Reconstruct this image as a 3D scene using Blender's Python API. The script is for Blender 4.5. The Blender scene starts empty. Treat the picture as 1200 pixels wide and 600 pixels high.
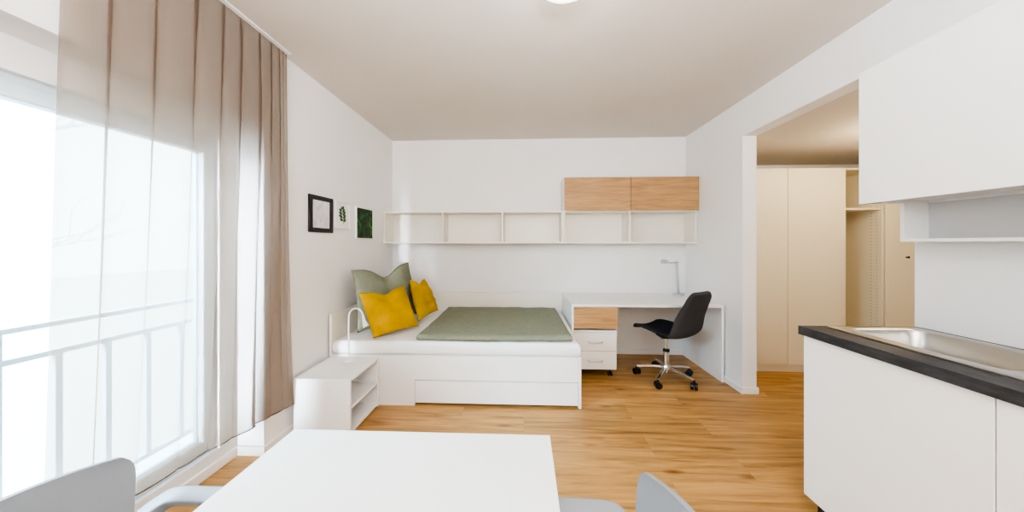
import bpy, bmesh, math, random
from mathutils import Vector, Matrix, noise
random.seed(7)
PI = math.pi
sc = bpy.context.scene
COL = sc.collection

# ------------------------------------------------------------------ materials
def new_mat(name):
    m = bpy.data.materials.new(name); m.use_nodes = True
    nt = m.node_tree
    return m, nt, nt.nodes['Principled BSDF']

def mat(name, col, rough=.5, metal=0, spec=.5, bump=0, bscale=60, var=0, vscale=4, sheen=0, stretch=(1, 1, 1)):
    m, nt, b = new_mat(name)
    b.inputs['Base Color'].default_value = (*col, 1)
    b.inputs['Roughness'].default_value = rough
    b.inputs['Metallic'].default_value = metal
    b.inputs['Specular IOR Level'].default_value = spec
    if sheen: b.inputs['Sheen Weight'].default_value = sheen
    tc = nt.nodes.new('ShaderNodeTexCoord'); mp = nt.nodes.new('ShaderNodeMapping')
    mp.inputs['Scale'].default_value = stretch
    nt.links.new(tc.outputs['Object'], mp.inputs[0])
    n = nt.nodes.new('ShaderNodeTexNoise'); n.inputs['Scale'].default_value = vscale
    n.inputs['Detail'].default_value = 4
    nt.links.new(mp.outputs[0], n.inputs['Vector'])
    r = nt.nodes.new('ShaderNodeValToRGB')
    v = max(var, .01)
    r.color_ramp.elements[0].position = .3; r.color_ramp.elements[1].position = .7
    r.color_ramp.elements[0].color = (*[c * (1 - v) for c in col], 1)
    r.color_ramp.elements[1].color = (*[min(1, c * (1 + v)) for c in col], 1)
    nt.links.new(n.outputs[0], r.inputs[0]); nt.links.new(r.outputs[0], b.inputs['Base Color'])
    if bump:
        n2 = nt.nodes.new('ShaderNodeTexNoise'); n2.inputs['Scale'].default_value = bscale
        n2.inputs['Detail'].default_value = 5
        nt.links.new(mp.outputs[0], n2.inputs['Vector'])
        bp = nt.nodes.new('ShaderNodeBump'); bp.inputs['Strength'].default_value = bump
        bp.inputs['Distance'].default_value = .01
        nt.links.new(n2.outputs[0], bp.inputs['Height']); nt.links.new(bp.outputs[0], b.inputs['Normal'])
    return m

def oak_mat(name, dark, light, floor=False):
    m, nt, b = new_mat(name)
    L = nt.links.new; N = nt.nodes.new
    tc = N('ShaderNodeTexCoord')
    src = tc.outputs['Object']
    if floor:
        br = N('ShaderNodeTexBrick')
        br.offset = .37; br.offset_frequency = 2
        br.inputs['Scale'].default_value = 1
        br.inputs['Brick Width'].default_value = 1.28
        br.inputs['Row Height'].default_value = .19
        br.inputs['Mortar Size'].default_value = .0011
        br.inputs['Mortar Smooth'].default_value = .2
        br.inputs['Color1'].default_value = (0, 0, 0, 1); br.inputs['Color2'].default_value = (1, 1, 1, 1)
        br.inputs['Mortar'].default_value = (.5, .5, .5, 1)
        L(src, br.inputs['Vector'])
        # offset the grain plank by plank
        sh = N('ShaderNodeVectorMath'); sh.operation = 'MULTIPLY'; sh.inputs[1].default_value = (7.3, 3.1, 5.7)
        L(br.outputs['Color'], sh.inputs[0])
        ad = N('ShaderNodeVectorMath'); L(src, ad.inputs[0]); L(sh.outputs[0], ad.inputs[1])
        src = ad.outputs[0]
    mp = N('ShaderNodeMapping'); mp.inputs['Scale'].default_value = (.9, 13, 13) if floor else (1.6, 18, 18)
    L(src, mp.inputs[0])
    n1 = N('ShaderNodeTexNoise'); n1.inputs['Scale'].default_value = 1.6; n1.inputs['Detail'].default_value = 9
    n1.inputs['Roughness'].default_value = .62; n1.inputs['Distortion'].default_value = .9
    L(mp.outputs[0], n1.inputs['Vector'])
    r1 = N('ShaderNodeValToRGB')
    r1.color_ramp.elements[0].position = .3; r1.color_ramp.elements[0].color = (*dark, 1)
    r1.color_ramp.elements[1].position = .68; r1.color_ramp.elements[1].color = (*light, 1)
    e = r1.color_ramp.elements.new(.5); e.color = (*[.4 * a + .6 * c for a, c in zip(dark, light)], 1)
    L(n1.outputs[0], r1.inputs[0])
    out = r1.outputs[0]
    mp2 = N('ShaderNodeMapping'); mp2.inputs['Scale'].default_value = (3, 90, 90); L(src, mp2.inputs[0])
    n2 = N('ShaderNodeTexNoise'); n2.inputs['Scale'].default_value = 2; n2.inputs['Detail'].default_value = 3
    L(mp2.outputs[0], n2.inputs['Vector'])
    r2 = N('ShaderNodeValToRGB'); r2.color_ramp.elements[0].position = .25; r2.color_ramp.elements[1].position = .6
    r2.color_ramp.elements[0].color = (.78, .74, .68, 1); r2.color_ramp.elements[1].color = (1, 1, 1, 1)
    L(n2.outputs[0], r2.inputs[0])
    mx = N('ShaderNodeMix'); mx.data_type = 'RGBA'; mx.blend_type = 'MULTIPLY'; mx.inputs[0].default_value = .7
    L(out, mx.inputs[6]); L(r2.outputs[0], mx.inputs[7]); out = mx.outputs[2]
    if floor:
        # broad tone per plank
        r3 = N('ShaderNodeValToRGB'); r3.color_ramp.elements[0].color = (.86, .85, .84, 1); r3.color_ramp.elements[1].color = (1.08, 1.07, 1.05, 1)
        L(br.outputs['Color'], r3.inputs[0])
        m3 = N('ShaderNodeMix'); m3.data_type = 'RGBA'; m3.blend_type = 'MULTIPLY'; m3.inputs[0].default_value = 1
        L(out, m3.inputs[6]); L(r3.outputs[0], m3.inputs[7]); out = m3.outputs[2]
        # knots
        mp4 = N('ShaderNodeMapping'); mp4.inputs['Scale'].default_value = (1.5, 4.2, 1); L(src, mp4.inputs[0])
        vo = N('ShaderNodeTexVoronoi'); vo.inputs['Scale'].default_value = 1.5; L(mp4.outputs[0], vo.inputs['Vector'])
        r4 = N('ShaderNodeValToRGB'); r4.color_ramp.elements[0].position = .03; r4.color_ramp.elements[1].position = .17
        r4.color_ramp.elements[0].color = (.42, .32, .24, 1); r4.color_ramp.elements[1].color = (1, 1, 1, 1)
        L(vo.outputs['Distance'], r4.inputs[0])
        m4 = N('ShaderNodeMix'); m4.data_type = 'RGBA'; m4.blend_type = 'MULTIPLY'; m4.inputs[0].default_value = .85
        L(out, m4.inputs[6]); L(r4.outputs[0], m4.inputs[7]); out = m4.outputs[2]
        # seams
        m5 = N('ShaderNodeMix'); m5.data_type = 'RGBA'
        L(br.outputs['Fac'], m5.inputs[0]); L(out, m5.inputs[6]); m5.inputs[7].default_value = (.30, .18, .08, 1); out = m5.outputs[2]
    L(out, b.inputs['Base Color'])
    b.inputs['Roughness'].default_value = .38 if floor else .5
    b.inputs['Specular IOR Level'].default_value = .4
    return m

def curtain_mat():
    m = bpy.data.materials.new('sheer taupe voile'); m.use_nodes = True
    nt = m.node_tree; nt.nodes.clear(); N = nt.nodes.new; L = nt.links.new
    out = N('ShaderNodeOutputMaterial')
    df = N('ShaderNodeBsdfDiffuse'); tl = N('ShaderNodeBsdfTranslucent'); tr = N('ShaderNodeBsdfTransparent')
    tc = N('ShaderNodeTexCoord'); mp = N('ShaderNodeMapping'); mp.inputs['Scale'].default_value = (6, 45, 2)
    n = N('ShaderNodeTexNoise'); n.inputs['Scale'].default_value = 1; n.inputs['Detail'].default_value = 2
    L(tc.outputs['Object'], mp.inputs[0]); L(mp.outputs[0], n.inputs[0])
    r = N('ShaderNodeValToRGB'); r.color_ramp.elements[0].color = (.29, .225, .175, 1); r.color_ramp.elements[1].color = (.305, .237, .185, 1)
    L(n.outputs[0], r.inputs[0]); L(r.outputs[0], df.inputs[0]); L(r.outputs[0], tl.inputs[0])
    tr.inputs[0].default_value = (1, .985, .965, 1)
    m1 = N('ShaderNodeMixShader'); m1.inputs[0].default_value = .6; L(df.outputs[0], m1.inputs[1]); L(tl.outputs[0], m1.inputs[2])
    # a woven sheet closes up when seen edge-on
    lw = N('ShaderNodeLayerWeight'); lw.inputs[0].default_value = .35
    mr = N('ShaderNodeMapRange'); mr.inputs[1].default_value = .2; mr.inputs[2].default_value = 1
    mr.inputs[3].default_value = CURT_OP; mr.inputs[4].default_value = .93
    L(lw.outputs['Facing'], mr.inputs[0])
    m2 = N('ShaderNodeMixShader'); L(mr.outputs[0], m2.inputs[0]); L(tr.outputs[0], m2.inputs[1]); L(m1.outputs[0], m2.inputs[2])
    L(m2.outputs[0], out.inputs[0])
    return m
CURT_OP = .62

def glass_mat():
    m = bpy.data.materials.new('window glass'); m.use_nodes = True
    nt = m.node_tree; nt.nodes.clear(); N = nt.nodes.new; L = nt.links.new
    out = N('ShaderNodeOutputMaterial'); tr = N('ShaderNodeBsdfTransparent'); gl = N('ShaderNodeBsdfGlossy')
    tr.inputs[0].default_value = (.93, .97, .97, 1); gl.inputs['Roughness'].default_value = .02
    fr = N('ShaderNodeFresnel'); fr.inputs[0].default_value = 1.2
    mx = N('ShaderNodeMixShader'); L(fr.outputs[0], mx.inputs[0]); L(tr.outputs[0], mx.inputs[1]); L(gl.outputs[0], mx.inputs[2])
    L(mx.outputs[0], out.inputs[0]); return m

def emit_mat(name, col, s):
    m, nt, b = new_mat(name)
    b.inputs['Base Color'].default_value = (.9, .9, .9, 1)
    b.inputs['Emission Color'].default_value = (*col, 1); b.inputs['Emission Strength'].default_value = s
    return m

M = dict(
    wall=mat('white wall paint', (.83, .82, .81), .9, spec=.2, bump=.05, bscale=120),
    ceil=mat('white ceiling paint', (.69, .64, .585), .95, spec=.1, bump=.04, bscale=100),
    white=mat('white laminate', (.84, .835, .82), .42),
    cream=mat('warm white laminate', (.82, .79, .71), .45),
    trim=mat('white gloss trim', (.85, .84, .83), .35),
    table=mat('matt white table laminate', (.71, .735, .725), .5),
    frame=mat('white window plastic', (.60, .69, .74), .35),
    oak=oak_mat('oak veneer', (.34, .19, .075), (.54, .335, .16)),
    floor=oak_mat('oak plank floor', (.25, .125, .04), (.57, .335, .125), True),
    sheet=mat('white cotton sheet', (.84, .85, .86), .9, spec=.1, bump=.15, bscale=25),
    green=mat('sage green cotton', (.215, .228, .165), .95, spec=.1, bump=.35, bscale=14, var=.07, vscale=30, sheen=.04),
    must=mat('mustard velvet', (.50, .30, .002), .85, spec=.1, bump=.2, bscale=200, var=.14, vscale=9, sheen=.03),
    black=mat('black plastic', (.012, .012, .014), .4),
    dark=mat('charcoal fabric', (.075, .079, .088), .95, spec=.1, bump=.4, bscale=400, var=.25, vscale=300),
    seat=mat('black seat fabric', (.045, .048, .055), .9, spec=.1, bump=.4, bscale=400, var=.2, vscale=300),
    chrome=mat('polished metal', (.80, .79, .77), .2, metal=1),
    brush=mat('brushed handle metal', (.62, .58, .52), .3, metal=1),
    steel=mat('stainless steel', (.50, .48, .45), .28, metal=1, bump=.03, bscale=60, stretch=(60, 2, 2)),
    work=mat('anthracite worktop', (.035, .036, .040), .55, bump=.1, bscale=150, var=.45, vscale=60, stretch=(1, .25, 1)),
    chair=mat('grey moulded plastic', (.22, .235, .26), .45),
    bframe=mat('black frame wood', (.012, .012, .013), .45),
    lampw=mat('white lamp metal', (.84, .82, .78), .35),
    rail=mat('pale grey railing paint', (.62, .68, .72), .5),
    glass=None, curtain=None,
    snow=mat('pale outdoor ground', (.80, .82, .82), .9),
    bark=mat('pale grey bark', (.78, .80, .80), .9),
    bloom=emit_mat('lit lamp diffuser', (1, .97, .9), 1.2),
)
M['curtain'] = curtain_mat(); M['glass'] = glass_mat()

def print_mat(kind):
    m, nt, b = new_mat('art print ' + kind)
    N = nt.nodes.new; L = nt.links.new
    tc = N('ShaderNodeTexCoord')
    n = N('ShaderNodeTexNoise'); r = N('ShaderNodeValToRGB'); L(tc.outputs['Object'], n.inputs[0]); L(n.outputs[0], r.inputs[0])
    if kind == 'moss':
        n.inputs['Scale'].default_value = 9; n.inputs['Detail'].default_value = 8; n.inputs['Distortion'].default_value = 1.5
        r.color_ramp.elements[0].position = .42; r.color_ramp.elements[0].color = (.004, .012, .004, 1)
        r.color_ramp.elements[1].position = .68; r.color_ramp.elements[1].color = (.05, .22, .02, 1)
        e = r.color_ramp.elements.new(.54); e.color = (.008, .06, .008, 1)
    else:
        n.inputs['Scale'].default_value = 7; n.inputs['Detail'].default_value = 3; n.inputs['Distortion'].default_value = 1.2
        r.color_ramp.elements[0].position = .35; r.color_ramp.elements[0].color = (.60, .60, .62, 1)
        r.color_ramp.elements[1].position = .52; r.color_ramp.elements[1].color = (.76, .75, .77, 1)
    L(r.outputs[0], b.inputs['Base Color']); b.inputs['Roughness'].default_value = .6
    return m
M['moss'] = print_mat('moss'); M['pale'] = print_mat('pale')
M['leaf'] = mat('printed leaf green', (.045, .10, .05), .7); M['stem'] = mat('printed grey stems', (.42, .42, .44), .7)
M['paper'] = mat('white art paper', (.82, .82, .80), .7)

# ------------------------------------------------------------------ mesh helpers
def box(bm, x0, x1, y0, y1, z0, z1, bev=0, seg=2):
    r = bmesh.ops.create_cube(bm, size=1)
    vs = r['verts']
    for v in vs:
        v.co = Vector(((x0 + x1) / 2 + v.co.x * (x1 - x0), (y0 + y1) / 2 + v.co.y * (y1 - y0), (z0 + z1) / 2 + v.co.z * (z1 - z0)))
    if bev:
        es = list({e for v in vs for e in v.link_edges})
        bmesh.ops.bevel(bm, geom=es, offset=bev, segments=seg, profile=.5, affect='EDGES')
    return bm

def tube(bm, pts, rad, seg=12, cap=True, rect=None):
    """sweep a round (or rect=(w,h)) section along pts; rad may be a list"""
    pts = [Vector(p) for p in pts]
    rings = []
    up = Vector((0, 0, 1))
    prev = None
    for i, p in enumerate(pts):
        t = (pts[min(i + 1, len(pts) - 1)] - pts[max(i - 1, 0)]).normalized()
        if prev is None:
            a = t.cross(up)
            if a.length < .05: a = t.cross(Vector((0, 1, 0)))
            a.normalize()
        else:
            a = (prev - t * prev.dot(t)).normalized()
        prev = a; b = a.cross(t).normalized()
        r = rad[i] if isinstance(rad, (list, tuple)) else rad
        ring = []
        if rect:
            w, h = rect[0] / 2, rect[1] / 2; c = min(w, h) * .3
            sect = []
            for sx, sy, a0 in ((1, 1, 0), (-1, 1, 90), (-1, -1, 180), (1, -1, 270)):
                for k in range(4):
                    an = math.radians(a0 + k * 30)
                    sect.append((sx * (w - c) + c * math.cos(an), sy * (h - c) + c * math.sin(an)))
            for (q, s) in sect: ring.append(bm.verts.new(p + a * q * r + b * s * r))
        else:
            for k in range(seg):
                an = 2 * PI * k / seg
                ring.append(bm.verts.new(p + (a * math.cos(an) + b * math.sin(an)) * r))
        rings.append(ring)
    for r0, r1 in zip(rings, rings[1:]):
        n = len(r0)
        for k in range(n): bm.faces.new((r0[k], r0[(k + 1) % n], r1[(k + 1) % n], r1[k]))
    if cap:
        bm.faces.new(list(reversed(rings[0]))); bm.faces.new(rings[-1])
    return bm

def smooth_path(pts, n=6):
    """Catmull-Rom through the points"""
    P = [Vector(p) for p in pts]; out = []
    for i in range(len(P) - 1):
        p0 = P[max(i - 1, 0)]; p1 = P[i]; p2 = P[i + 1]; p3 = P[min(i + 2, len(P) - 1)]
        for k in range(n):
            t = k / n
            out.append(.5 * ((2 * p1) + (p2 - p0) * t + (2 * p0 - 5 * p1 + 4 * p2 - p3) * t * t + (-p0 + 3 * p1 - 3 * p2 + p3) * t ** 3))
    out.append(P[-1]); return out

def lathe(bm, prof, cx=0, cy=0, seg=32):
    rings = []
    for r, z in prof:
        if r < 1e-6: rings.append([bm.verts.new((cx, cy, z))])
        else: rings.append([bm.verts.new((cx + r * math.cos(2 * PI * k / seg), cy + r * math.sin(2 * PI * k / seg), z)) for k in range(seg)])
    for a, b in zip(rings, rings[1:]):
        for k in range(seg):
            k2 = (k + 1) % seg
            if len(a) == 1 and len(b) == 1: continue
            if len(a) == 1: bm.faces.new((a[0], b[k2], b[k]))
            elif len(b) == 1: bm.faces.new((a[k], a[k2], b[0]))
            else: bm.faces.new((a[k], a[k2], b[k2], b[k]))
    return bm

def grid_surface(bm, fn, nu, nv):
    vs = [[bm.verts.new(fn(i / nu, j / nv)) for j in range(nv + 1)] for i in range(nu + 1)]
    for i in range(nu):
        for j in range(nv): bm.faces.new((vs[i][j], vs[i + 1][j], vs[i + 1][j + 1], vs[i][j + 1]))
    return vs

def obj(name, bm, m, parent=None, smooth=False, mod=None):
    bmesh.ops.recalc_face_normals(bm, faces=bm.faces)
    if smooth:
        for f in bm.faces: f.smooth = True
        if smooth == 'auto':
            for e in bm.edges:
                if len(e.link_faces) == 2 and e.calc_face_angle(0) > .6: e.smooth = False
    me = bpy.data.meshes.new(name); bm.to_mesh(me); bm.free()
    o = bpy.data.objects.new(name, me); COL.objects.link(o)
    me.materials.append(m)
    if parent is not None:
        o.parent = parent
        # meshes are authored in world space: keep them there
        pm = world_of(parent)
        me.transform(pm.inverted())
    return o

def world_of(o):
    m = Matrix.Translation(o.location) @ o.rotation_euler.to_matrix().to_4x4()
    return (world_of(o.parent) @ m) if o.parent else m

def thing(name, label, cat, loc=(0, 0, 0), group=None):
    o = bpy.data.objects.new(name, None); COL.objects.link(o)
    o.location = loc; o.empty_display_size = .1
    o['label'] = label; o['category'] = cat
    if group: o['group'] = group
    return o

def tag(o, label, cat, group=None, kind=None):
    o['label'] = label; o['category'] = cat
    if group: o['group'] = group
    if kind: o['kind'] = kind
    return o

def struct(name, bm, m, label, cat, parent=None):
    o = obj(name, bm, m, parent); o['kind'] = 'structure'
    if parent is None: o['label'] = label; o['category'] = cat
    return o

def B(*a, **k): return box(bmesh.new(), *a, **k)

def dup(root, loc=None, rotz=None, label=None):
    r = root.copy(); COL.objects.link(r)
    if loc is not None: r.location = loc
    if rotz is not None: r.rotation_euler = (0, 0, rotz)
    if label: r['label'] = label
    def kids(src, dst):
        for ch in list(src.children):
            c = ch.copy(); COL.objects.link(c); c.parent = dst; kids(ch, c)
    kids(root, r)
    return r

# ------------------------------------------------------------------ room dimensions (metres)
XL, XR, D, H = -1.595, 1.893, 3.623, 2.55      # left wall, right wall, back wall, ceiling
XN = -1.763                                     # window niche plane
HC = 2.233                                      # hallway ceiling / lintel underside
YF = -1.9                                       # wall behind the camera
WY0, WY1, WZ0, WZ1 = .12, 1.69, .115, 1.895     # balcony door opening

# floor and ceilings
struct('floor', B(XN - .2, 4.4, YF, D + .1, -.05, 0), M['floor'], 'oak plank floor running across the whole flat', 'floor')
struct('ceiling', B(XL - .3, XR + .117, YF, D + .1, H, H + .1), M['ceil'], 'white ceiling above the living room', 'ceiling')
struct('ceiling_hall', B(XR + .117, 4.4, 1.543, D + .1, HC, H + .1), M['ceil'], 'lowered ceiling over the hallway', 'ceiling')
# left wall with the window niche
bm = bmesh.new()
box(bm, XL - .3, XL, 1.80, D, 0, H)                      # solid right of the niche
box(bm, XL - .3, XL, YF, 1.80, 2.015, H)                 # above the niche
box(bm, XL - .3, XL, YF, WY0 - .10, 0, 2.015)            # solid toward the camera
struct('wall_left', bm, M['wall'], 'white wall with the curtained balcony door and three pictures', 'wall')
bm = bmesh.new()
box(bm, XN - .12, XN, WY1, 1.80, 0, 2.015)
box(bm, XN - .12, XN, WY0 - .10, WY1, WZ1, 2.015)
box(bm, XN - .12, XN, WY0 - .10, WY1, 0, WZ0)
box(bm, XN - .12, XN, WY0 - .10, WY0, WZ0, WZ1)
struct('wall_niche', bm, M['wall'], 'recessed white wall around the balcony door', 'wall')
struct('wall_back', B(XL - .3, XR + .117, D, D + .1, 0, H), M['wall'], 'white wall behind the bed and desk', 'wall')
bm = bmesh.new()
box(bm, XR, XR + .117, 2.70, D, 0, H)
box(bm, XR, XR + .117, 1.543, 2.70, HC, H)
struct('wall_right', bm, M['wall'], 'white wall stub and lintel beside the hallway opening', 'wall')
struct('wall_kitchen', B(XR, 4.4, YF, 1.543, 0, H), M['wall'], 'white wall carrying the kitchen units', 'wall')
struct('wall_rear', B(XN - .2, XR, YF - .1, YF, 0, H), M['wall'], 'white wall opposite the bed', 'wall')
struct('wall_hall_back', B(XR + .117, 4.4, D + .10, D + .2, 0, HC), M['wall'], 'wall behind the hallway wardrobe', 'wall')
struct('wall_hall_end', B(4.4, 4.5, 1.4, D + .2, 0, H), M['wall'], 'wall at the far end of the hallway', 'wall')

# baseboards
bh, bt = .058, .013
def bboard(name, parts, label):
    bm = bmesh.new()
    for p in parts: box(bm, *p, bev=.003, seg=1)
    struct(name, bm, M['trim'], label, 'baseboard')
bboard('baseboard_left', [(XL, XL + bt, 1.80, D, 0, bh), (XN, XL + bt, 1.80 - bt, 1.80, 0, bh)], 'white baseboard along the left wall')
bboard('baseboard_niche', [(XN, XN + bt, WY0 - .1, 1.80 - bt, 0, bh)], 'white baseboard under the balcony door')
bboard('baseboard_back', [(XL + bt, XR, D - bt, D, 0, bh)], 'white baseboard along the back wall')
bboard('baseboard_right', [(XR - bt, XR, 2.70, D - bt, 0, bh), (XR - bt, XR + .117 + bt, 2.70 - bt, 2.70, 0, bh), (XR + .117, XR + .117 + bt, 2.70, 3.16, 0, bh)], 'white baseboard around the right wall stub')

# balcony door (window)
w = bpy.data.objects.new('window_1', None); COL.objects.link(w); w.location = (XN - .03, WY1, WZ0)
w['kind'] = 'structure'; w['label'] = 'white framed glazed balcony door behind the sheer curtain'; w['category'] = 'window'
xf0, xf1 = XN - .085, XN - .025
bm = bmesh.new()
fw = .045
box(bm, xf0, xf1, WY1 - fw, WY1, WZ0, WZ1, .004); box(bm, xf0, xf1, WY0, WY0 + fw, WZ0, WZ1, .004)
box(bm, xf0, xf1, WY0 + fw, WY1 - fw, WZ1 - fw, WZ1, .004); box(bm, xf0, xf1, WY0 + fw, WY1 - fw, WZ0, WZ0 + fw, .004)
obj('window_frame', bm, M['frame'], w)
def sash(y0, y1):
    bm = bmesh.new(); s = .06; x0, x1 = XN - .075, XN - .012
    z0, z1 = WZ0 + .03, WZ1 - .03
    box(bm, x0, x1, y0, y0 + s, z0, z1, .006); box(bm, x0, x1, y1 - s, y1, z0, z1, .006)
    box(bm, x0, x1, y0 + s, y1 - s, z0, z0 + s, .006); box(bm, x0, x1, y0 + s, y1 - s, z1 - s, z1, .006)
    s_ = obj('sash', bm, M['frame'], w)
    obj('pane', B(XN - .05, XN - .044, y0 + s, y1 - s, z0 + s, z1 - s), M['glass'], s_)
    return s_
sash(WY0 + .02, .62); s2 = sash(.625, WY1 - .02)
obj('window_handle', tube(bmesh.new(), [(XN - .012, .655, 1.0), (XN + .03, .655, 1.0), (XN + .035, .655, .99), (XN + .035, .655, .88)], .009), M['lampw'], s2, True)

# outside: balcony slab, railing, ground, bare trees
struct('floor_balcony', B(-2.25, XN - .2, -.3, 2.6, -.08, .02), M['snow'], 'pale balcony slab outside the window', 'balcony')
rl = thing('balcony_railing', 'pale metal railing with upright bars outside the balcony door', 'railing', (-2.12, 1.2, .02))
obj('handrail', B(-2.14, -2.10, -.3, 2.6, .93, .955, .004), M['rail'], rl)
obj('top_rail', B(-2.135, -2.105, -.3, 2.6, .80, .825, .003), M['rail'], rl)
obj('bottom_rail', B(-2.135, -2.105, -.3, 2.6, .10, .125, .003), M['rail'], rl)
for yy in [-.2 + .165 * i for i in range(17)]:
    obj('baluster', B(-2.13, -2.11, yy, yy + .022, .125, .80), M['rail'], rl)
for yy in (-.28, 1.1, 2.5):
    obj('post', B(-2.14, -2.10, yy, yy + .04, .02, .93), M['rail'], rl)
g = struct('ground', B(-60, -2.4, -40, 60, -3.2, -3.1), M['snow'], 'pale ground outside the building', 'ground')

def tree(x, y, h, seed, label):
    rnd = random.Random(seed)
    t = thing('bare_tree', label, 'tree', (x, y, -3.1), 'bare trees outside the window')
    bt_ = bmesh.new(); tube(bt_, [(x, y, -3.1), (x + .1, y, -3.1 + h * .4), (x, y + .1, -3.1 + h * .75)], [.16, .11, .05], 8)
    obj('trunk', bt_, M['bark'], t, True)
    bb = bmesh.new()
    def branch(p, d, l, r, k):
        q = p + d * l
        tube(bb, [p, p + d * l * .5 + Vector((0, 0, .04 * l)), q], [r, r * .75, r * .45], 5)
        if k == 0: return
        for _ in range(3):
            nd = (d + Vector((rnd.uniform(-1, 1), rnd.uniform(-1, 1), rnd.uniform(-.3, .8))) * .75).normalized()
            branch(p + d * l * rnd.uniform(.45, 1), nd, l * rnd.uniform(.5, .75), r * .5, k - 1)
    for i in range(11):
        z = -3.1 + h * (.3 + .045 * i); a = i * 2.4
        branch(Vector((x + .07, y, z)), Vector((math.cos(a), math.sin(a), .5)).normalized(), h * .22, .05, 3)
    obj('branches', bb, M['bark'], t)
tree(-9.5, 10.5, 7.5, 3, 'bare pale tree outside the glass, nearer the window frame')
tree(-10.5, 4.2, 8.2, 11, 'bare pale tree outside the glass, nearer the dining table end')

# ------------------------------------------------------------------ curtain and track
tag(obj('curtain_track', B(XL + .040, XL + .068, .05, 1.935, H - .008, H, .002), M['trim']),
    'slim white ceiling track holding the taupe curtain', 'curtain track')
folds = [.97, 1.088, 1.23, 1.383, 1.51, 1.61, 1.724, 1.80, 1.86, 1.89, 1.915]
hang = [(0, -1.66), (1.24, -1.655), (1.45, -1.635), (1.58, -1.60), (1.68, -1.572), (1.76, -1.60), (1.83, -1.580), (1.90, -1.566), (1.99, -1.540), (3, -1.54)]
def hem_x(y):
    for (ya, xa), (yb, xb) in zip(hang, hang[1:]):
        if ya <= y <= yb:
            t = (y - ya) / (yb - ya); t = t * t * (3 - 2 * t); return xa + (xb - xa) * t
def curtain_pt(u, v):
    # u along the track, v from top (0) to hem (1)
    n = len(folds) - 1
    s = u * n; i = min(int(s), n - 1); t = s - i
    wd = folds[i + 1] - folds[i]
    rnd = .62 + .8 * noise.noise(Vector((i * 3.7, 2 * v, 1)))
    y = folds[i] + wd * t
    a = min(.034, wd * .30) * (1 - .65 * v)
    arch = math.sin(PI * t) ** .55 if 0 < t < 1 else 0
    x = XL + .050 + a * (arch - .6)
    keep = 1 if (i == 0 and t > .5) or (i == 1 and t < .5) else 1 - .85 * min(1, v * 1.15)
    y -= .033 * rnd * keep * math.sin(2 * PI * t) * min(1, wd / .12)
    y += .007 * math.sin(5 * v + 9 * folds[i]) * (1 - abs(2 * t - 1)) * v
    y += .010 * math.sin(3.1 * v + 5 * y) * v
    b = v ** 1.25
    x = x * (1 - b) + (hem_x(y + .06 * b * (y > 1.7)) + a * (arch - .6)) * b
    y += .062 * v * max(0, min(1, (y - 1.62) / .26))
    top = H - .014 - .012 * math.sin(PI * t) ** 2
    z = top * (1 - v) + (.226 + .006 * math.sin(y * 9)) * v
    lim = XL + .010 if y > 1.775 else XN + .03
    return Vector((max(x, lim), min(y, 1.984), z))
bm = bmesh.new(); grid_surface(bm, curtain_pt, 640, 60)
ct = obj('curtain', bm, M['curtain'], None, True)
tag(ct, 'long sheer taupe curtain hanging in folds before the balcony door', 'curtain')
bm = bmesh.new()
tube(bm, [curtain_pt(i / 400, 1) + Vector((0, 0, .004)) for i in range(401)], .0032, 5)
M['hem'] = mat('dark taupe hem', (.10, .085, .075), .9)
obj('hem', bm, M['hem'], ct, True)

# ------------------------------------------------------------------ pictures on the left wall
def picture(name, label, y0, y1, z0, z1, fwid, fm, inner):
    t = thing(name, label, 'picture', (XL, (y0 + y1) / 2, z0), 'framed pictures on the left wall')
    x0, x1 = XL + .001, XL + .018
    bm = bmesh.new()
    box(bm, x0, x1, y0, y0 + fwid, z0, z1, .002, 1); box(bm, x0, x1, y1 - fwid, y1, z0, z1, .002, 1)
    box(bm, x0, x1, y0 + fwid, y1 - fwid, z0, z0 + fwid, .002, 1); box(bm, x0, x1, y0 + fwid, y1 - fwid, z1 - fwid, z1, .002, 1)
    obj('frame', bm, fm, t)
    obj('print', B(x0, x0 + .006, y0 + fwid, y1 - fwid, z0 + fwid, z1 - fwid), inner, t)
    return t
xp = XL + .0078
t = picture('framed_picture', 'picture in thick black frame with pale grey marbled print', 2.176, 2.452, 1.388, 1.67, .034, M['bframe'], M['pale'])
bm = bmesh.new()
for k, (a, l) in enumerate(((.9, .10), (1.25, .12), (1.65, .11), (2.1, .085))):
    p = [Vector((xp, 2.30 + s * l * math.cos(a) + .01 * math.sin(6 * s), 1.47 + s * l * math.sin(a))) for s in [q / 6 for q in range(7)]]
    tube(bm, p, .0014, 4)
obj('drawing', bm, M['stem'], t)
t = picture('framed_picture', 'small white framed print of a green leaf sprig', 2.492, 2.698, 1.43, 1.66, .006, M['white'], M['paper'])
bm = bmesh.new()
cy, cz = 2.60, 1.545
tube(bm, [(xp, cy + .01, cz - .075), (xp, cy, cz), (xp, cy - .02, cz + .06)], .0016, 4)
def leaf(c, ang, l, wd):
    ts = [Vector((xp, c[0] + l * s * math.cos(ang) - q * wd * math.sin(PI * s) * math.sin(ang), c[1] + l * s * math.sin(ang) + q * wd * math.sin(PI * s) * math.cos(ang)))
          for q, rr in ((1, range(0, 8)), (-1, range(8, 0, -1))) for s in [k / 8 for k in rr]]
    bm.faces.new([bm.verts.new(v) for v in ts])
for i in range(9):
    s = i / 8
    leaf((cy + .008 - .022 * s, cz - .055 + .11 * s), (PI / 2 + .5 + (.85 if i % 2 else -1.35)), .062 - .03 * abs(s - .4), .015)
leaf((cy - .015, cz + .05), PI / 2 + .3, .035, .008)
obj('leaf_sprig', bm, M['leaf'], t)
picture('framed_picture', 'dark green moss picture in a slim white frame', 2.80, 3.13, 1.345, 1.655, .010, M['white'], M['moss'])

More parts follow.
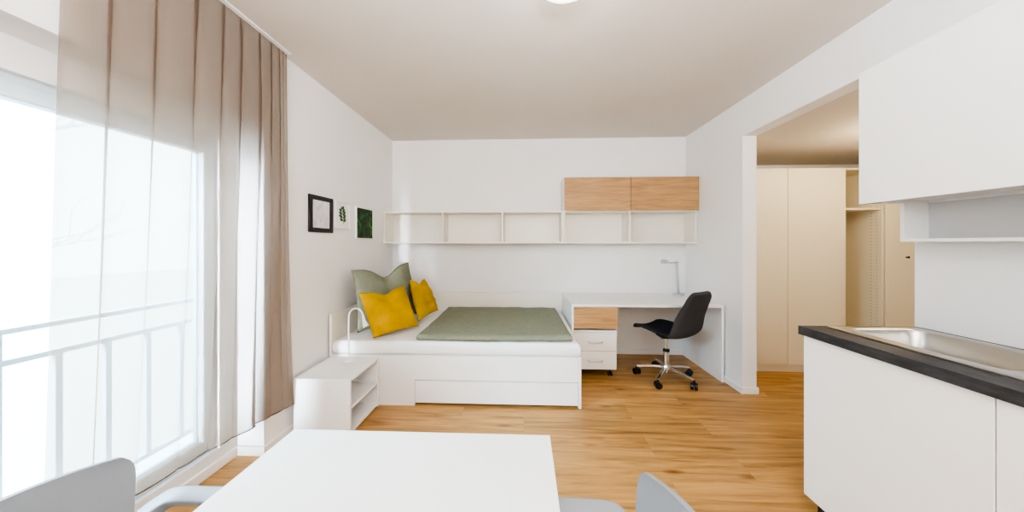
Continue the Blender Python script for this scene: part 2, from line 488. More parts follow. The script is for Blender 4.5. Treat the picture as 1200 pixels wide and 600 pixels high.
# ------------------------------------------------------------------ wall shelves and cabinet
def shelf_unit(name, label, x0, x1, n, cat='shelf'):
    t = thing(name, label, cat, ((x0 + x1) / 2, 3.5, 1.305))
    y0, y1, z0, z1, th = 3.38, D, 1.302, 1.668, .019
    obj('top_panel', B(x0, x1, y0, y1, z1 - th, z1, .001, 1), M['cream'], t)
    obj('bottom_panel', B(x0, x1, y0, y1, z0, z0 + th, .001, 1), M['cream'], t)
    obj('back_panel', B(x0 + th, x1 - th, y1 - .008, y1, z0 + th, z1 - th), M['cream'], t)
    obj('side_panel', B(x0, x0 + th, y0, y1, z0 + th, z1 - th, .001, 1), M['cream'], t)
    obj('side_panel', B(x1 - th, x1, y0, y1, z0 + th, z1 - th, .001, 1), M['cream'], t)
    for k in range(1, n):
        xm = x0 + (x1 - x0) * k / n
        obj('divider', B(xm - th / 2, xm + th / 2, y0, y1 - .008, z0 + th, z1 - th, .001, 1), M['cream'], t)
    return t
shelf_unit('wall_shelf', 'long white open wall shelf of three bays above the bed', XL + .002, .437, 3)
shelf_unit('wall_shelf', 'white open wall shelf of two bays under the oak doors', .440, 1.888, 2)
t = thing('wall_cabinet', 'wall cabinet with two horizontal oak doors above the desk', 'cabinet', (1.16, 3.5, 1.67))
cz0, cz1, th = 1.670, 2.03, .018
bm = bmesh.new()
box(bm, .440, 1.888, 3.362, D, cz1 - th, cz1); box(bm, .440, 1.888, 3.362, D, cz0, cz0 + th)
box(bm, .440, .458, 3.362, D, cz0 + th, cz1 - th); box(bm, 1.870, 1.888, 3.362, D, cz0 + th, cz1 - th)
box(bm, .458, 1.87, D - .01, D, cz0 + th, cz1 - th)
obj('body', bm, M['cream'], t)
obj('door', B(.445, 1.163, 3.342, 3.360, cz0 - .008, cz1 - .004, .0015, 1), M['oak'], t)
obj('door', B(1.167, 1.888, 3.342, 3.360, cz0 - .008, cz1 - .004, .0015, 1), M['oak'], t)

# ------------------------------------------------------------------ bed
t = thing('bed', 'wide white daybed with pull-out drawer standing in the corner', 'bed', (-.56, 3.0, 0))
bx0, bx1, by0, by1 = -1.560, .452, 2.400, 3.600
obj('headboard', B(XL + bt + .002, bx0, by0, by1, 0, .728, .002, 1), M['cream'], t)
obj('back_board', B(bx0, bx1, by1 - .022, by1, 0, .722, .002, 1), M['cream'], t)
bm = bmesh.new(); box(bm, -.8755, bx1 - .024, by0, by0 + .022, .207, .399); box(bm, bx0, -.8755, by0, by0 + .022, 0, .399)
bmesh.ops.remove_doubles(bm, verts=bm.verts, dist=.0001)
obj('front_panel', bm, M['white'], t)
obj('end_panel', B(bx1 - .022, bx1, by0, by1 - .022, 0, .400, .002, 1), M['white'], t)
dr = obj('drawer', B(-.874, bx1 - .026, by0 + .004, by0 + .022, .022, .200, .001, 1), M['white'], t)
bm = bmesh.new(); box(bm, -.86, .41, by0 + .022, 3.3, .04, .05); box(bm, -.86, -.845, by0 + .022, 3.3, .05, .18); box(bm, .395, .41, by0 + .022, 3.3, .05, .18)
obj('drawer_box', bm, M['cream'], dr)
obj('slat_base', B(bx0 + .005, bx1 - .026, by0 + .025, by1 - .026, .375, .400), M['cream'], t)

# mattress with a fitted sheet
def cloth_slab(x0, x1, y0, y1, z0, z1, r, amp, ns, nu=80, nv=50, seed=0, wr=None):
    """closed rounded slab with gentle surface relief"""
    bm = bmesh.new()
    def outline(u, v, inset):
        return x0 + inset + (x1 - x0 - 2 * inset) * u, y0 + inset + (y1 - y0 - 2 * inset) * v
    def rz(d, r, hgt):
        d = min(d, r); k = 1 - d / r
        return hgt * math.sqrt(max(0, 1 - k ** 2.4))
    def warp(u):     # denser near the ends
        return .5 - .5 * math.cos(PI * u) if True else u
    hh = (z1 - z0) / 2; zm = (z0 + z1) / 2
    def f(sgn):
        def g(u, v):
            uu, vv = warp(u), warp(v)
            x = x0 + (x1 - x0) * uu; y = y0 + (y1 - y0) * vv
            d = min(x - x0, x1 - x, y - y0, y1 - y)
            h = rz(d, r, hh)
            w_ = 0
            if sgn > 0:
                w_ = amp * noise.noise(Vector((x * ns + seed, y * ns * 1.3, seed))) * min(1, d / .04)
                if wr: w_ += wr(x, y) * min(1, d / .03)
            e = .006 * noise.noise(Vector((x * 5 + seed, y * 5, 3))) if wr else 0
            return Vector((x + e, y + e * 1.4, zm + sgn * h + w_))
        return g
    a = grid_surface(bm, f(1), nu, nv); b = grid_surface(bm, f(-1), nu, nv)
    bmesh.ops.remove_doubles(bm, verts=bm.verts, dist=.0004)
    return bm
bm = cloth_slab(bx0 + .004, .450, by0 + .004, by1 - .024, .4015, .507, .028, .003, 3, seed=2)
tag(obj('mattress', bm, M['sheet'], None, True), 'white mattress in fitted sheet lying on the daybed', 'mattress')

def duvet_wr(x, y):
    w_ = .004 * math.sin(5 * y + 3 * x + 1) * math.sin(2.3 * x)
    w_ += .007 * max(0, noise.noise(Vector((x * 2.2, y * 11 + 2 * x, 1.7)))) + .006 * noise.noise(Vector((x * 7, y * 3, 5)))
    return w_
bm = cloth_slab(-.915, .392, 2.432, 3.556, .5095, .557, .03, .006, 4, 90, 70, seed=9, wr=duvet_wr)
# skew the left edge: the far left corner lies a little further left, the near one is drawn out
for v in bm.verts:
    k = max(0, min(1, (.415 - v.co.x) / 1.3)); fy = (v.co.y - 2.45) / 1.1
    v.co.x += k * (.040 - .020 * fy) - (1 - k) * .022 * fy
    v.co.y += .012 * math.sin(4 * v.co.x) * (1 - fy)
tag(obj('duvet', bm, M['green'], None, True), 'sage green duvet spread over the right part of the bed', 'duvet')

def cushion(name, label, cat, TL, TR, BR, BL, th, m, dip=0, wrinkle=.012, seed=1, group=None, n=34):
    TL, TR, BR, BL = map(Vector, (TL, TR, BR, BL))
    nrm = ((TR - TL).cross(BL - TL)).normalized()
    if nrm.dot(Vector((0, 0, 1.3)) - TL) < 0: nrm = -nrm
    ctr = (TL + TR + BR + BL) / 4
    bm = bmesh.new()
    def f(sgn):
        def g(u, v):
            p = TL * (1 - u) * (1 - v) + TR * u * (1 - v) + BR * u * v + BL * (1 - u) * v
            a, b = 2 * u - 1, 2 * v - 1
            pin = .07 * ((1 - a * a) * b ** 4 + (1 - b * b) * a ** 4)
            p = p + (ctr - p) * pin
            if dip: p = p - (TL - BL).normalized() * dip * math.exp(-((u - .52) / .20) ** 2) * (1 - v) ** 1.3
            prof = max(0, (1 - abs(a) ** 2.6) * (1 - abs(b) ** 2.6)) ** .55
            h = th * prof
            if dip: h *= 1 - .5 * math.exp(-((u - .52) / .13) ** 2) * max(0, 1 - v * 1.7)
            q = Vector((u * 3, v * 7, seed + sgn))
            h += wrinkle * prof * (noise.noise(q * 1.1) + .6 * noise.noise(Vector((u * 9 + 3 * v, v * 3 - 5 * u, seed))))
            return p + nrm * sgn * max(h, 0)
        return g
    grid_surface(bm, f(1), n, n); grid_surface(bm, f(-1), n, n)
    bmesh.ops.remove_doubles(bm, verts=bm.verts, dist=.0006)
    o = obj(name, bm, m, None, True)
    return tag(o, label, cat, group)
cushion('pillow', 'large sage green pillow leaning against the left wall', 'pillow',
        (-1.485, 2.55, 1.075), (-1.255, 3.25, 1.10), (-1.10, 3.22, .555), (-1.425, 2.54, .535), .055, M['green'], dip=.095, seed=4)
cushion('cushion', 'larger looking mustard yellow cushion in front of the green pillow', 'cushion',
        (-1.372, 2.46, .89), (-1.150, 2.86, .90), (-.960, 2.74, .545), (-1.228, 2.43, .525), .075, M['must'], dip=.04, wrinkle=.018, seed=7, group='mustard cushions on the bed')
cushion('cushion', 'mustard yellow cushion nearer the back wall, right of the green pillow', 'cushion',
        (-1.146, 3.00, .935), (-1.120, 3.38, .905), (-.955, 3.36, .555), (-1.025, 2.93, .54), .06, M['must'], dip=.06, wrinkle=.018, seed=12, group='mustard cushions on the bed')

# ------------------------------------------------------------------ bedside unit
nx0, nx1, ny0, ny1, nz = -1.558, -1.165, 1.990, 2.392, .388
t = thing('bedside_cabinet', 'low white bedside cabinet with open shelves facing the room', 'bedside cabinet', ((nx0 + nx1) / 2, (ny0 + ny1) / 2, 0))
obj('top_panel', B(nx0, nx1, ny0, ny1, nz - .018, nz, .0015, 1), M['white'], t)
obj('side_panel', B(nx0, nx1, ny0, ny0 + .018, 0, nz - .018, .001, 1), M['white'], t)
obj('side_panel', B(nx0, nx1, ny1 - .018, ny1, 0, nz - .018, .001, 1), M['white'], t)
obj('back_panel', B(nx0, nx0 + .01, ny0 + .018, ny1 - .018, 0, nz - .018), M['white'], t)
obj('shelf', B(nx0 + .01, nx1 - .004, ny0 + .018, ny1 - .018, .178, .196, .001, 1), M['white'], t)
obj('bottom_panel', B(nx0 + .01, nx1 - .002, ny0 + .018, ny1 - .018, .012, .03, .001, 1), M['white'], t)

# arched bedside lamp
lx, ly = -1.367, 2.315
t = thing('table_lamp', 'slim white arched lamp standing on the bedside cabinet', 'lamp', (lx, ly, nz))
obj('base', lathe(bmesh.new(), [(0, nz), (.042, nz), (.042, nz + .008), (.036, nz + .012), (.008, nz + .015), (0, nz + .015)], lx, ly), M['lampw'], t, 'auto')
arc = [(lx, ly, nz + .012), (lx, ly, .55), (lx, ly, .70)]
for k in range(1, 9):
    a = PI - k * PI / 8 * .93
    arc.append((lx + .058 + .058 * math.cos(a), ly - .0, .72 + .075 * math.sin(a)))
obj('stem', tube(bmesh.new(), smooth_path(arc, 3), .0065, 10), M['lampw'], t, True)
obj('lamp_shade', tube(bmesh.new(), [(lx + .113, ly, .745), (lx + .122, ly, .70), (lx + .136, ly, .66), (lx + .139, ly, .654)], [.008, .012, .022, .021], 16), M['lampw'], t, 'auto')

# ------------------------------------------------------------------ desk
dx0, dx1, dy0, dy1, dz = .456, 1.876, 2.915, 3.609, .722
t = thing('desk', 'long white desk with a small oak fronted drawer on the left', 'desk', ((dx0 + dx1) / 2, 3.25, 0))
obj('desk_top', B(dx0, dx1, dy0, dy1, dz - .025, dz, .0015, 1), M['white'], t)
obj('side_panel', B(dx0, dx0 + .022, dy0, dy1, 0, dz - .025, .001, 1), M['white'], t)
obj('side_panel', B(dx1 - .022, dx1, dy0, dy1, 0, dz - .025, .001, 1), M['white'], t)
obj('back_panel', B(dx0 + .022, dx1 - .022, dy1 - .02, dy1, .36, dz - .025, .001, 1), M['white'], t)
bm = bmesh.new(); box(bm, dx0 + .022, .892, dy0 + .024, 3.45, .484, .497); box(bm, .880, .892, dy0 + .024, 3.45, .497, dz - .025)
obj('drawer_housing', bm, M['white'], t)
obj('drawer', B(.481, .893, dy0 + .004, dy0 + .022, .488, dz - .028, .0015, 1), M['oak'], t)

# pedestal
px0, px1, py0, py1 = .486, .894, 2.955, 3.44
t = thing('drawer_pedestal', 'white two-drawer pedestal on castors under the desk', 'drawer unit', ((px0 + px1) / 2, 3.2, 0))
obj('body', B(px0, px1, py0 + .019, py1, .085, .441, .001, 1), M['white'], t)
obj('top_panel', B(px0, px1, py0, py1, .443, .462, .0015, 1), M['white'], t)
for z0, z1 in ((.085, .259), (.263, .440)):
    d = obj('drawer', B(px0 + .001, px1 - .001, py0, py0 + .018, z0, z1, .0015, 1), M['white'], t)
    zc = (z0 + z1) / 2; xc = (px0 + px1) / 2
    obj('handle', tube(bmesh.new(), [(xc - .065, py0 + .001, zc), (xc - .065, py0 - .022, zc), (xc - .055, py0 - .027, zc), (xc + .055, py0 - .027, zc), (xc + .065, py0 - .022, zc), (xc + .065, py0 + .001, zc)], .0055, 8), M['brush'], d, True)
for cx, cy in ((px0 + .05, py0 + .06), (px1 - .05, py0 + .06), (px0 + .05, py1 - .05), (px1 - .05, py1 - .05)):
    bm = bmesh.new()
    for s in (-1, 1): tube(bm, [(cx + s * .008, cy, .021), (cx + s * .020, cy, .021)], .0205, 16)
    tube(bm, [(cx, cy, .02), (cx, cy, .085)], .008, 8)
    obj('castor', bm, M['black'], t, 'auto')

# desk lamp
lx, ly = 1.735, 3.47
M['dl'] = mat('light grey lamp metal', (.48, .49, .52), .4)
t = thing('desk_lamp', 'slim pale grey angled lamp at the back right of the desk', 'lamp', (lx, ly, dz))
obj('base', lathe(bmesh.new(), [(0, dz), (.06, dz), (.06, dz + .012), (.055, dz + .017), (0, dz + .017)], lx, ly), M['dl'], t, 'auto')
obj('pole', tube(bmesh.new(), [(lx, ly, dz + .015), (lx - .01, ly, .9), (lx - .018, ly, 1.085)], .013, 12), M['dl'], t, True)
obj('joint', tube(bmesh.new(), [(lx - .018, ly - .014, 1.088), (lx - .018, ly + .014, 1.088)], .015, 14), M['dl'], t, 'auto')
obj('arm', tube(bmesh.new(), [(lx - .02, ly, 1.090), (lx - .09, ly - .005, 1.086), (lx - .13, ly - .01, 1.092)], .008, 10), M['dl'], t, True)
obj('lamp_head', tube(bmesh.new(), [(lx - .12, ly - .01, 1.094), (lx - .135, ly - .01, 1.097), (lx - .19, ly - .02, 1.102), (lx - .20, ly - .02, 1.102)], [.010, .02, .022, .012], 16), M['dl'], t, 'auto')

# ------------------------------------------------------------------ office chair
HX, HY = 1.370, 2.975
FD = math.radians(60)
d_ = Vector((-math.cos(FD), math.sin(FD), 0)); n_ = Vector((math.sin(FD), math.cos(FD), 0))
t = thing('office_chair', 'charcoal upholstered swivel chair on a chrome star base at the desk', 'office chair', (HX, HY, 0))
hub = Vector((HX, HY, 0)); shub = Vector((1.398, 2.99, -.016))
obj('gas_lift', lathe(bmesh.new(), [(0, .075), (.028, .075), (.026, .27), (.017, .272), (.015, .40), (0, .40)], HX, HY), M['chrome'], t, 'auto')
obj('lift_collar', lathe(bmesh.new(), [(.0275, .262), (.031, .265), (.031, .285), (.018, .292), (.0175, .262)], HX, HY), M['black'], t, 'auto')
obj('hub', lathe(bmesh.new(), [(0, .07), (.045, .072), (.048, .11), (.036, .135), (.0285, .138), (0, .138)], HX, HY), M['chrome'], t, 'auto')
for ang in (159, 231, 303, 15, 87):
    a = math.radians(ang); e = Vector((math.cos(a), math.sin(a), 0))
    side = Vector((-e.y, e.x, 0))
    R_ = .262
    l = obj('leg', tube(bmesh.new(), [hub + e * .035 + Vector((0, 0, .108)), hub + e * .15 + Vector((0, 0, .100)), hub + e * R_ + Vector((0, 0, .082))], [1.15, 1, .75], rect=(.030, .024)), M['chrome'], t, 'auto')
    c = hub + e * R_
    bm = bmesh.new()
    ax = (side * .55 + e * .83).normalized()
    for s in (-1, 1): tube(bm, [c + ax * s * .006 + Vector((0, 0, .031)), c + ax * s * .027 + Vector((0, 0, .031))], .0305, 18)
    tube(bm, [c + Vector((0, 0, .045)), c + Vector((0, 0, .083))], .009, 8)
    obj('castor', bm, M['black'], t, 'auto')
# one bent shell: side profile in (forward, z); seat part and backrest part
prof = [(.245, .462), (.235, .474), (.16, .482), (.05, .474), (-.06, .462), (-.13, .458), (-.175, .470), (-.205, .505), (-.222, .56), (-.236, .64), (-.262, .72), (-.292, .80), (-.314, .866), (-.322, .882)]
pp = smooth_path([Vector((a, 0, b)) for a, b in prof], 5)
L_ = [0]
for a, b in zip(pp, pp[1:]): L_.append(L_[-1] + (b - a).length)
def shell_pt(s, q, off):
    """s 0..1 along profile, q -1..1 across, off thickness side"""
    tgt = s * L_[-1]; i = 0
    while i < len(L_) - 2 and L_[i + 1] < tgt: i += 1
    k = (tgt - L_[i]) / max(1e-6, L_[i + 1] - L_[i]); p = pp[i].lerp(pp[i + 1], min(1, max(0, k)))
    tn = (pp[min(i + 1, len(pp) - 1)] - pp[max(i - 0, 0)]).normalized(); nn = Vector((-tn.z, 0, tn.x)); nn = nn if True else nn
    if tn.x < -.2 or tn.z > 0: nn = Vector((tn.z, 0, -tn.x))
    # half width along the profile
    hw = .225 - .012 * math.cos(s * PI * 2)
    if s > .55: hw -= .040 * ((s - .55) / .45) ** 1.6
    if s < .06: hw -= .05 * (1 - s / .06) ** 2
    if s > .93: hw -= .045 * ((s - .93) / .07) ** 2
    bend = .030 * q * q * (1 if s < .6 else max(.15, 1 - (s - .6) * 2.4))
    x = p.x + nn.x * (off + bend); z = p.z + nn.z * (off + bend)
    w_ = hw * q
    return shub + d_ * x + n_ * w_ + Vector((0, 0, z))
def shell(s0, s1, nm, m):
    bm = bmesh.new(); nu, nv = 30, 18
    def edge(q): return 1 - abs(q) ** 8
    A = lambda u, v: shell_pt(s0 + (s1 - s0) * u, 2 * v - 1, .002 + .016 * max(0, edge(2 * v - 1)) ** .5)
    Bf = lambda u, v: shell_pt(s0 + (s1 - s0) * u, 2 * v - 1, -.002 - .014 * max(0, edge(2 * v - 1)) ** .5)
    va = grid_surface(bm, A, nu, nv); vb = grid_surface(bm, Bf, nu, nv)
    for i in range(nu):
        for j in (0, nv): bm.faces.new((va[i][j], va[i + 1][j], vb[i + 1][j], vb[i][j]))
    for j in range(nv):
        for i in (0, nu): bm.faces.new((va[i][j], va[i][j + 1], vb[i][j + 1], vb[i][j]))
    return obj(nm, bm, m, t, 'auto')
shell(0, .47, 'seat', M['seat']); shell(.47, 1, 'backrest', M['dark'])
obj('seat_plate', B(HX - .07, HX + .07, HY - .07, HY + .07, .402, .428, .006), M['black'], t)

# ------------------------------------------------------------------ dining table and chairs
tx0, tx1, ty0, ty1, tz = -.690, .076, .120, .887, .742
t = thing('dining_table', 'square white dining table in the foreground', 'table', ((tx0 + tx1) / 2, (ty0 + ty1) / 2, 0))
obj('table_top', B(tx0, tx1, ty0, ty1, tz - .022, tz, .002, 2), M['table'], t)
obj('apron', B(tx0 + .06, tx1 - .06, ty0 + .06, ty1 - .06, tz - .06, tz - .022), M['table'], t)
for x in (tx0 + .012, tx1 - .052):
    for y in (ty0 + .012, ty1 - .052):
        obj('leg', B(x, x + .04, y, y + .04, 0, tz - .022, .002, 1), M['table'], t)

def dining_chair(label):
    """faces +x, origin under the backrest foot"""
    t = thing('dining_chair', label, 'chair', (0, 0, 0), 'grey plastic armchairs at the dining table')
    # backrest: curved panel
    def back(off):
        def g(u, v):
            q = 2 * u - 1
            z = .50 + .305 * v
            hw = .178 + .035 * v - .0 * v
            # rounded upper corners
            if v > .80:
                k = (v - .80) / .20; hw *= 1 - .13 * k ** 2.6
            s = hw * q
            x = -.012 - .035 * v + .045 * q * q - off
            z -= .018 * q * q * v
            return Vector((x, s, z))
        return g
    bm = bmesh.new(); nu, nv = 24, 20
    a = grid_surface(bm, back(.006), nu, nv); b = grid_surface(bm, back(-.006), nu, nv)
    for i in range(nu):
        for j in (0, nv): bm.faces.new((a[i][j], a[i + 1][j], b[i + 1][j], b[i][j]))
    for j in range(nv):
        for i in (0, nu): bm.faces.new((a[i][j], a[i][j + 1], b[i][j + 1], b[i][j]))
    obj('backrest', bm, M['chair'], t, 'auto')
    def seat(off):
        def g(u, v):
            q = 2 * v - 1
            x = -.015 + .41 * u; hw = .20 + .02 * u
            if u < .15: hw -= .03 * (1 - u / .15) ** 2
            z = .448 + .018 * q ** 4 - .014 * math.sin(PI * u) + off
            if u < .16: z += .055 * (1 - u / .16) ** 2
            if u > .88: z -= .02 * ((u - .88) / .12) ** 2
            return Vector((x, hw * q, z))
        return g
    bm = bmesh.new()
    a = grid_surface(bm, seat(.006), nu, nv); b = grid_surface(bm, seat(-.006), nu, nv)
    for i in range(nu):
        for j in (0, nv): bm.faces.new((a[i][j], a[i + 1][j], b[i + 1][j], b[i][j]))
    for j in range(nv):
        for i in (0, nu): bm.faces.new((a[i][j], a[i][j + 1], b[i][j + 1], b[i][j]))
    obj('seat', bm, M['chair'], t, 'auto')
    for s in (-1, 1):
        ap = [(.004, s * .188, .588), (.012, s * .212, .612), (.040, s * .240, .634), (.072, s * .249, .643), (.17, s * .249, .646), (.35, s * .249, .646)]
        ap = smooth_path(ap, 6) + [Vector(p) for p in ((.372, s * .249, .643), (.388, s * .249, .630), (.394, s * .249, .610))]
        obj('armrest', tube(bmesh.new(), ap, 1, rect=(.036, .030)), M['chair'], t, 'auto')
        obj('leg', tube(bmesh.new(), smooth_path([(.394, s * .249, .610), (.398, s * .245, .45), (.415, s * .240, .2), (.430, s * .240, 0)], 4), [1] * 12 + [.8], rect=(.034, .028)), M['chair'], t, 'auto')
        obj('leg', tube(bmesh.new(), smooth_path([(.010, s * .180, .56), (.000, s * .185, .45), (-.02, s * .20, .2), (-.055, s * .215, 0)], 4), [1] * 12 + [.8], rect=(.036, .028)), M['chair'], t, 'auto')
    obj('seat_beam', tube(bmesh.new(), [(.365, -.235, .425), (.365, .235, .425)], 1, rect=(.03, .02)), M['chair'], t, 'auto')
    return t
c1 = dining_chair('grey plastic armchair on the left of the table, by the window')
c1.location = (-.968, .505, 0)
c2 = dup(c1, (.272, .505, 0), PI, 'grey plastic armchair on the right of the table, over the open floor')

# ------------------------------------------------------------------ kitchen
kf = 1.355; ky1 = 1.522; ky0 = .325
edges = [ky1, .925, ky0]
labels = ['white base cabinet at the free end of the kitchen run', 'white base cabinet second from the free end of the kitchen run']
for k in range(2):
    y1, y0 = edges[k], edges[k + 1]
    t = thing('base_cabinet', labels[k], 'cabinet', ((kf + XR) / 2, (y0 + y1) / 2, 0), 'kitchen base cabinets')
    obj('body', B(kf + .020, XR - .002, y0 + .001, y1 - (.001 if k else 0), .10, .72 if k < 2 else .856), M['white'], t)
    obj('door', B(kf, kf + .018, y0 + .0015, y1 - .0015 * (k > 0), .092, .856, .0015, 1), M['white'], t)
    obj('plinth', B(kf + .055, kf + .07, y0 + .001, y1 - .012, 0, .098), M['black'], t)
wx0, wy1 = 1.340, 1.534
sx0, sx1, sy0, sy1 = 1.445, 1.852, .72, 1.508       # sink outline
bm = bmesh.new()
box(bm, wx0, sx0 + .02, ky0, wy1, .860, .900); box(bm, sx1 - .02, XR - .001, ky0, wy1, .860, .900)
box(bm, sx0 + .02, sx1 - .02, sy1 - .02, wy1, .860, .900); box(bm, sx0 + .02, sx1 - .02, ky0, sy0 + .02, .860, .900)
tag(obj('worktop', bm, M['work']), 'dark anthracite kitchen worktop around the steel sink', 'worktop')

def rrect(x0, x1, y0, y1, r, z, n=8):
    out = []
    for cx, cy, a0 in ((x1 - r, y1 - r, 0), (x0 + r, y1 - r, 90), (x0 + r, y0 + r, 180), (x1 - r, y0 + r, 270)):
        for k in range(n + 1):
            a = math.radians(a0 + 90 * k / n); out.append((cx + r * math.cos(a), cy + r * math.sin(a), z))
    return out
def loops_mesh(loops, close=True):
    bm = bmesh.new(); R = [[bm.verts.new(p) for p in l] for l in loops]
    for a, b in zip(R, R[1:]):
        n = len(a)
        for k in range(n): bm.faces.new((a[k], a[(k + 1) % n], b[(k + 1) % n], b[k]))
    if close: bm.faces.new(R[-1])
    return bm
bx = (1.512, 1.800, 1.01, 1.462)
t = thing('sink', 'stainless steel inset sink with rounded bowl in the dark worktop', 'sink', (1.65, 1.11, .90))
obj('sink_bowl', loops_mesh([
    rrect(sx0, sx1, sy0, sy1, .012, .9005), rrect(sx0, sx1, sy0, sy1, .012, .9045), rrect(sx0 + .006, sx1 - .006, sy0 + .006, sy1 - .006, .012, .9065),
    rrect(bx[0] - .014, bx[1] + .014, bx[2] - .014, bx[3] + .014, .055, .9055), rrect(bx[0] - .004, bx[1] + .004, bx[2] - .004, bx[3] + .004, .05, .9025),
    rrect(*bx, .05, .893), rrect(bx[0] + .008, bx[1] - .008, bx[2] + .008, bx[3] - .008, .05, .77),
    rrect(bx[0] + .03, bx[1] - .03, bx[2] + .03, bx[3] - .03, .05, .745)]), M['steel'], t, 'auto')
obj('drain', lathe(bmesh.new(), [(0, .748), (.035, .748), (.04, .7465), (.042, .7455)], 1.656, 1.236), M['chrome'], t, 'auto')

uf = 1.600
for k, (y0, y1, lb) in enumerate(((.915, 1.512, 'white upper kitchen cabinet at the hallway end'), (.312, .911, 'white upper kitchen cabinet next toward the camera'))):
    t = thing('upper_cabinet', lb, 'cabinet', ((uf + XR) / 2, (y0 + y1) / 2, 1.49), 'upper kitchen cabinets')
    bm = bmesh.new(); box(bm, uf + .020, XR, y0, y1, 1.502, 2.116); box(bm, uf + .020, XR, y1 - .018, y1, 1.490, 1.502); box(bm, uf + .020, XR, y0, y0 + .018, 1.490, 1.502)
    obj('body', bm, M['white'], t)
    obj('door', B(uf, uf + .018, y0 + .0015, y1, 1.487, 2.116, .0015, 1), M['white'], t)
t = thing('spice_shelf', 'small open white box shelf under the upper cabinet', 'shelf', (1.83, 1.2, 1.31))
q0, q1 = .33, 1.500
bm = bmesh.new(); box(bm, 1.775, XR - .002, q0, q1, 1.309, 1.323); box(bm, 1.775, XR - .002, q1 - .016, q1, 1.323, 1.489); box(bm, 1.775, XR - .002, q0, q0 + .016, 1.323, 1.489); box(bm, 1.775, XR - .010, .905, .921, 1.323, 1.489)
obj('frame', bm, M['white'], t)
M['shade'] = mat('shaded white laminate', (.50, .49, .49), .6)  # shade inside the open box put into the back panel's colour
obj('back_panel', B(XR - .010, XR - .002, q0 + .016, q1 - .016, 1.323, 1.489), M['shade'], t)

# ------------------------------------------------------------------ hallway wardrobe
M['ward'] = mat('cream wardrobe laminate', (.80, .74, .60), .5)
wf = 3.165
t = thing('wardrobe', 'tall cream wardrobe with two plain doors and an open shelf bay', 'wardrobe', (2.9, 3.4, 0))
w0 = XR + .117 + .015
obj('plinth', B(w0, 4.2, wf + .02, D + .09, 0, .075), M['ward'], t)
obj('door', B(w0, 2.663, wf, wf + .018, .078, 2.062, .0015, 1), M['ward'], t)
obj('door', B(2.667, 3.226, wf, wf + .018, .078, 2.062, .0015, 1), M['ward'], t)
obj('side_panel', B(w0, w0 + .018, wf + .019, D + .08, .078, 2.045), M['ward'], t)
obj('side_panel', B(3.214, 3.232, wf + .019, D + .08, .078, 2.045), M['ward'], t)
obj('top_panel', B(w0, 4.2, wf + .019, D + .08, 2.045, 2.063), M['ward'], t)
obj('back_panel', B(w0, 4.2, D + .08, D + .09, .078, 2.063), M['ward'], t)
pn = obj('partition', B(3.572, 3.592, wf + .004, D + .08, .078, 2.045), M['ward'], t)
obj('shelf', B(3.232, 3.572, wf + .015, D + .08, 1.640, 1.660), M['ward'], t)
obj('shelf', B(3.232, 3.572, wf + .015, D + .08, .25, .27), M['ward'], t)
M['hole'] = mat('dark peg hole', (.25, .19, .10), .9)
for yy in (wf + .045, wf + .095):
    bm = bmesh.new()
    for i in range(44):
        z = .30 + .032 * i
        if abs(z - 1.65) < .02: continue
        tube(bm, [(3.5718, yy, z), (3.5712, yy, z)], .0038, 8)
    o = obj('peg_holes', bm, M['hole'], pn); o['kind'] = 'stuff'
dd = obj('door', B(3.605, 4.19, wf, wf + .018, .078, 2.062, .0015, 1), M['ward'], t)
obj('knob', tube(bmesh.new(), [(3.80, wf, 1.165), (3.80, wf - .012, 1.165), (3.80, wf - .022, 1.165)], [.006, .007, .013], 14), M['black'], dd, 'auto')

# ------------------------------------------------------------------ ceiling lamp
lx, ly = .19, 1.36
t = thing('ceiling_lamp', 'round white flush ceiling lamp, lit', 'lamp', (lx, ly, H))
obj('lamp_base', lathe(bmesh.new(), [(0, H), (.155, H), (.158, H - .015), (.150, H - .022), (0, H - .022)], lx, ly, 48), M['lampw'], t, 'auto')
obj('lamp_shade', lathe(bmesh.new(), [(.146, H - .022), (.150, H - .045), (.140, H - .068), (.10, H - .080), (0, H - .086)], lx, ly, 48), M['bloom'], t, True)

# ------------------------------------------------------------------ lights
def area(name, loc, aim, size, size_y, power, col=(1, 1, 1), portal=False, spread=PI):
    l = bpy.data.lights.new(name, 'AREA'); l.shape = 'RECTANGLE'; l.size = size; l.size_y = size_y
    l.energy = power; l.color = col; l.spread = spread
    if portal: l.cycles.is_portal = True
    o = bpy.data.objects.new(name, l); COL.objects.link(o); o.location = loc
    d = Vector(aim) - Vector(loc); o.rotation_euler = d.to_track_quat('-Z', 'Y').to_euler()
    return o
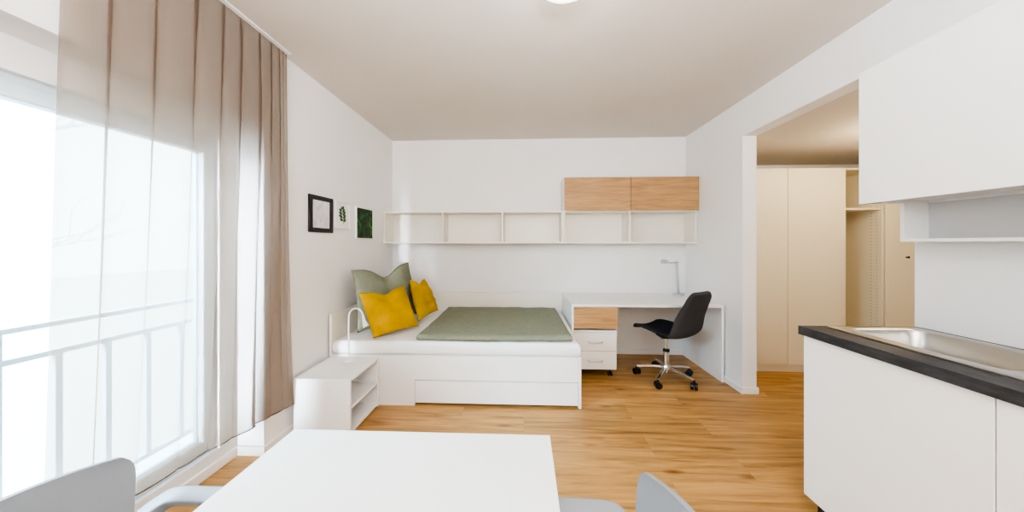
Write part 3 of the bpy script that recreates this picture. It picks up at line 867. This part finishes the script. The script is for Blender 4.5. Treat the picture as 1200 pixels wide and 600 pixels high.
# daylight through the balcony door (portal for the sky)
area('sky_portal', (XN - .10, (WY0 + WY1) / 2, (WZ0 + WZ1) / 2), (1, (WY0 + WY1) / 2, (WZ0 + WZ1) / 2), WZ1 - WZ0, WY1 - WY0, 1, portal=True)
area('fill_uplight', (.1, -1.0, 1.75), (.1, -.7, 3), 1.4, .8, 100, (.97, .985, 1))  # added lamp out of view, bounces even fill off the ceiling
area('rear_fill', (.1, -1.6, 1.7), (.1, 3, 1.4), 2.4, 1.2, 10, (.95, .98, 1))  # added soft fill from behind the camera; the rear wall has no window
area('outside_fill', (-2.55, -.15, 2.3), (-1.3, 1.9, .3), 1.3, 1.5, 190, (.55, .78, 1), spread=1.9)  # added lamp outside the glass, cool boost for niche jamb and bedside front
area('niche_fill', (XN + .075, .42, 1.05), (XN + .05, 2, .95), .09, 1.6, 8, (.76, .89, 1), spread=.45)  # added lamp between glass and curtain to brighten the niche and fabric
def point(name, loc, power, col, r):
    l = bpy.data.lights.new(name, 'POINT'); l.energy = power; l.color = col; l.shadow_soft_size = r
    o = bpy.data.objects.new(name, l); COL.objects.link(o); o.location = loc; return o
point('ceiling_bulb', (.19, 1.36, 2.36), 2.5, (1, .95, .88), .12)
point('hall_bulb', (3.0, 2.35, 2.05), 12, (1, .82, .55), .12)

wd = bpy.data.worlds.new('sky'); sc.world = wd; wd.use_nodes = True
bg = wd.node_tree.nodes['Background']; bg.inputs[0].default_value = (.84, .94, 1, 1); bg.inputs[1].default_value = 5

# ------------------------------------------------------------------ camera
cam = bpy.data.cameras.new('camera'); co = bpy.data.objects.new('camera', cam); COL.objects.link(co)
cam.sensor_width = 36; cam.lens = 355 / 1200 * 36; cam.shift_y = -(300 - 285.56) / 1200
cam.clip_start = .02
co.location = (0, 0, 1.30); co.rotation_euler = (PI / 2, 0, .039)
sc.camera = co
sc.view_settings.view_transform = 'AgX'; sc.view_settings.look = 'AgX - High Contrast'
sc.view_settings.exposure = .78
sc.view_settings.use_white_balance = True; sc.view_settings.white_balance_temperature = 6250
sc.cycles.max_bounces = 10; sc.cycles.diffuse_bounces = 6; sc.cycles.transparent_max_bounces = 16
sc.cycles.sample_clamp_indirect = 6; sc.cycles.caustics_reflective = False; sc.cycles.caustics_refractive = False
sc.cycles.use_denoising = True
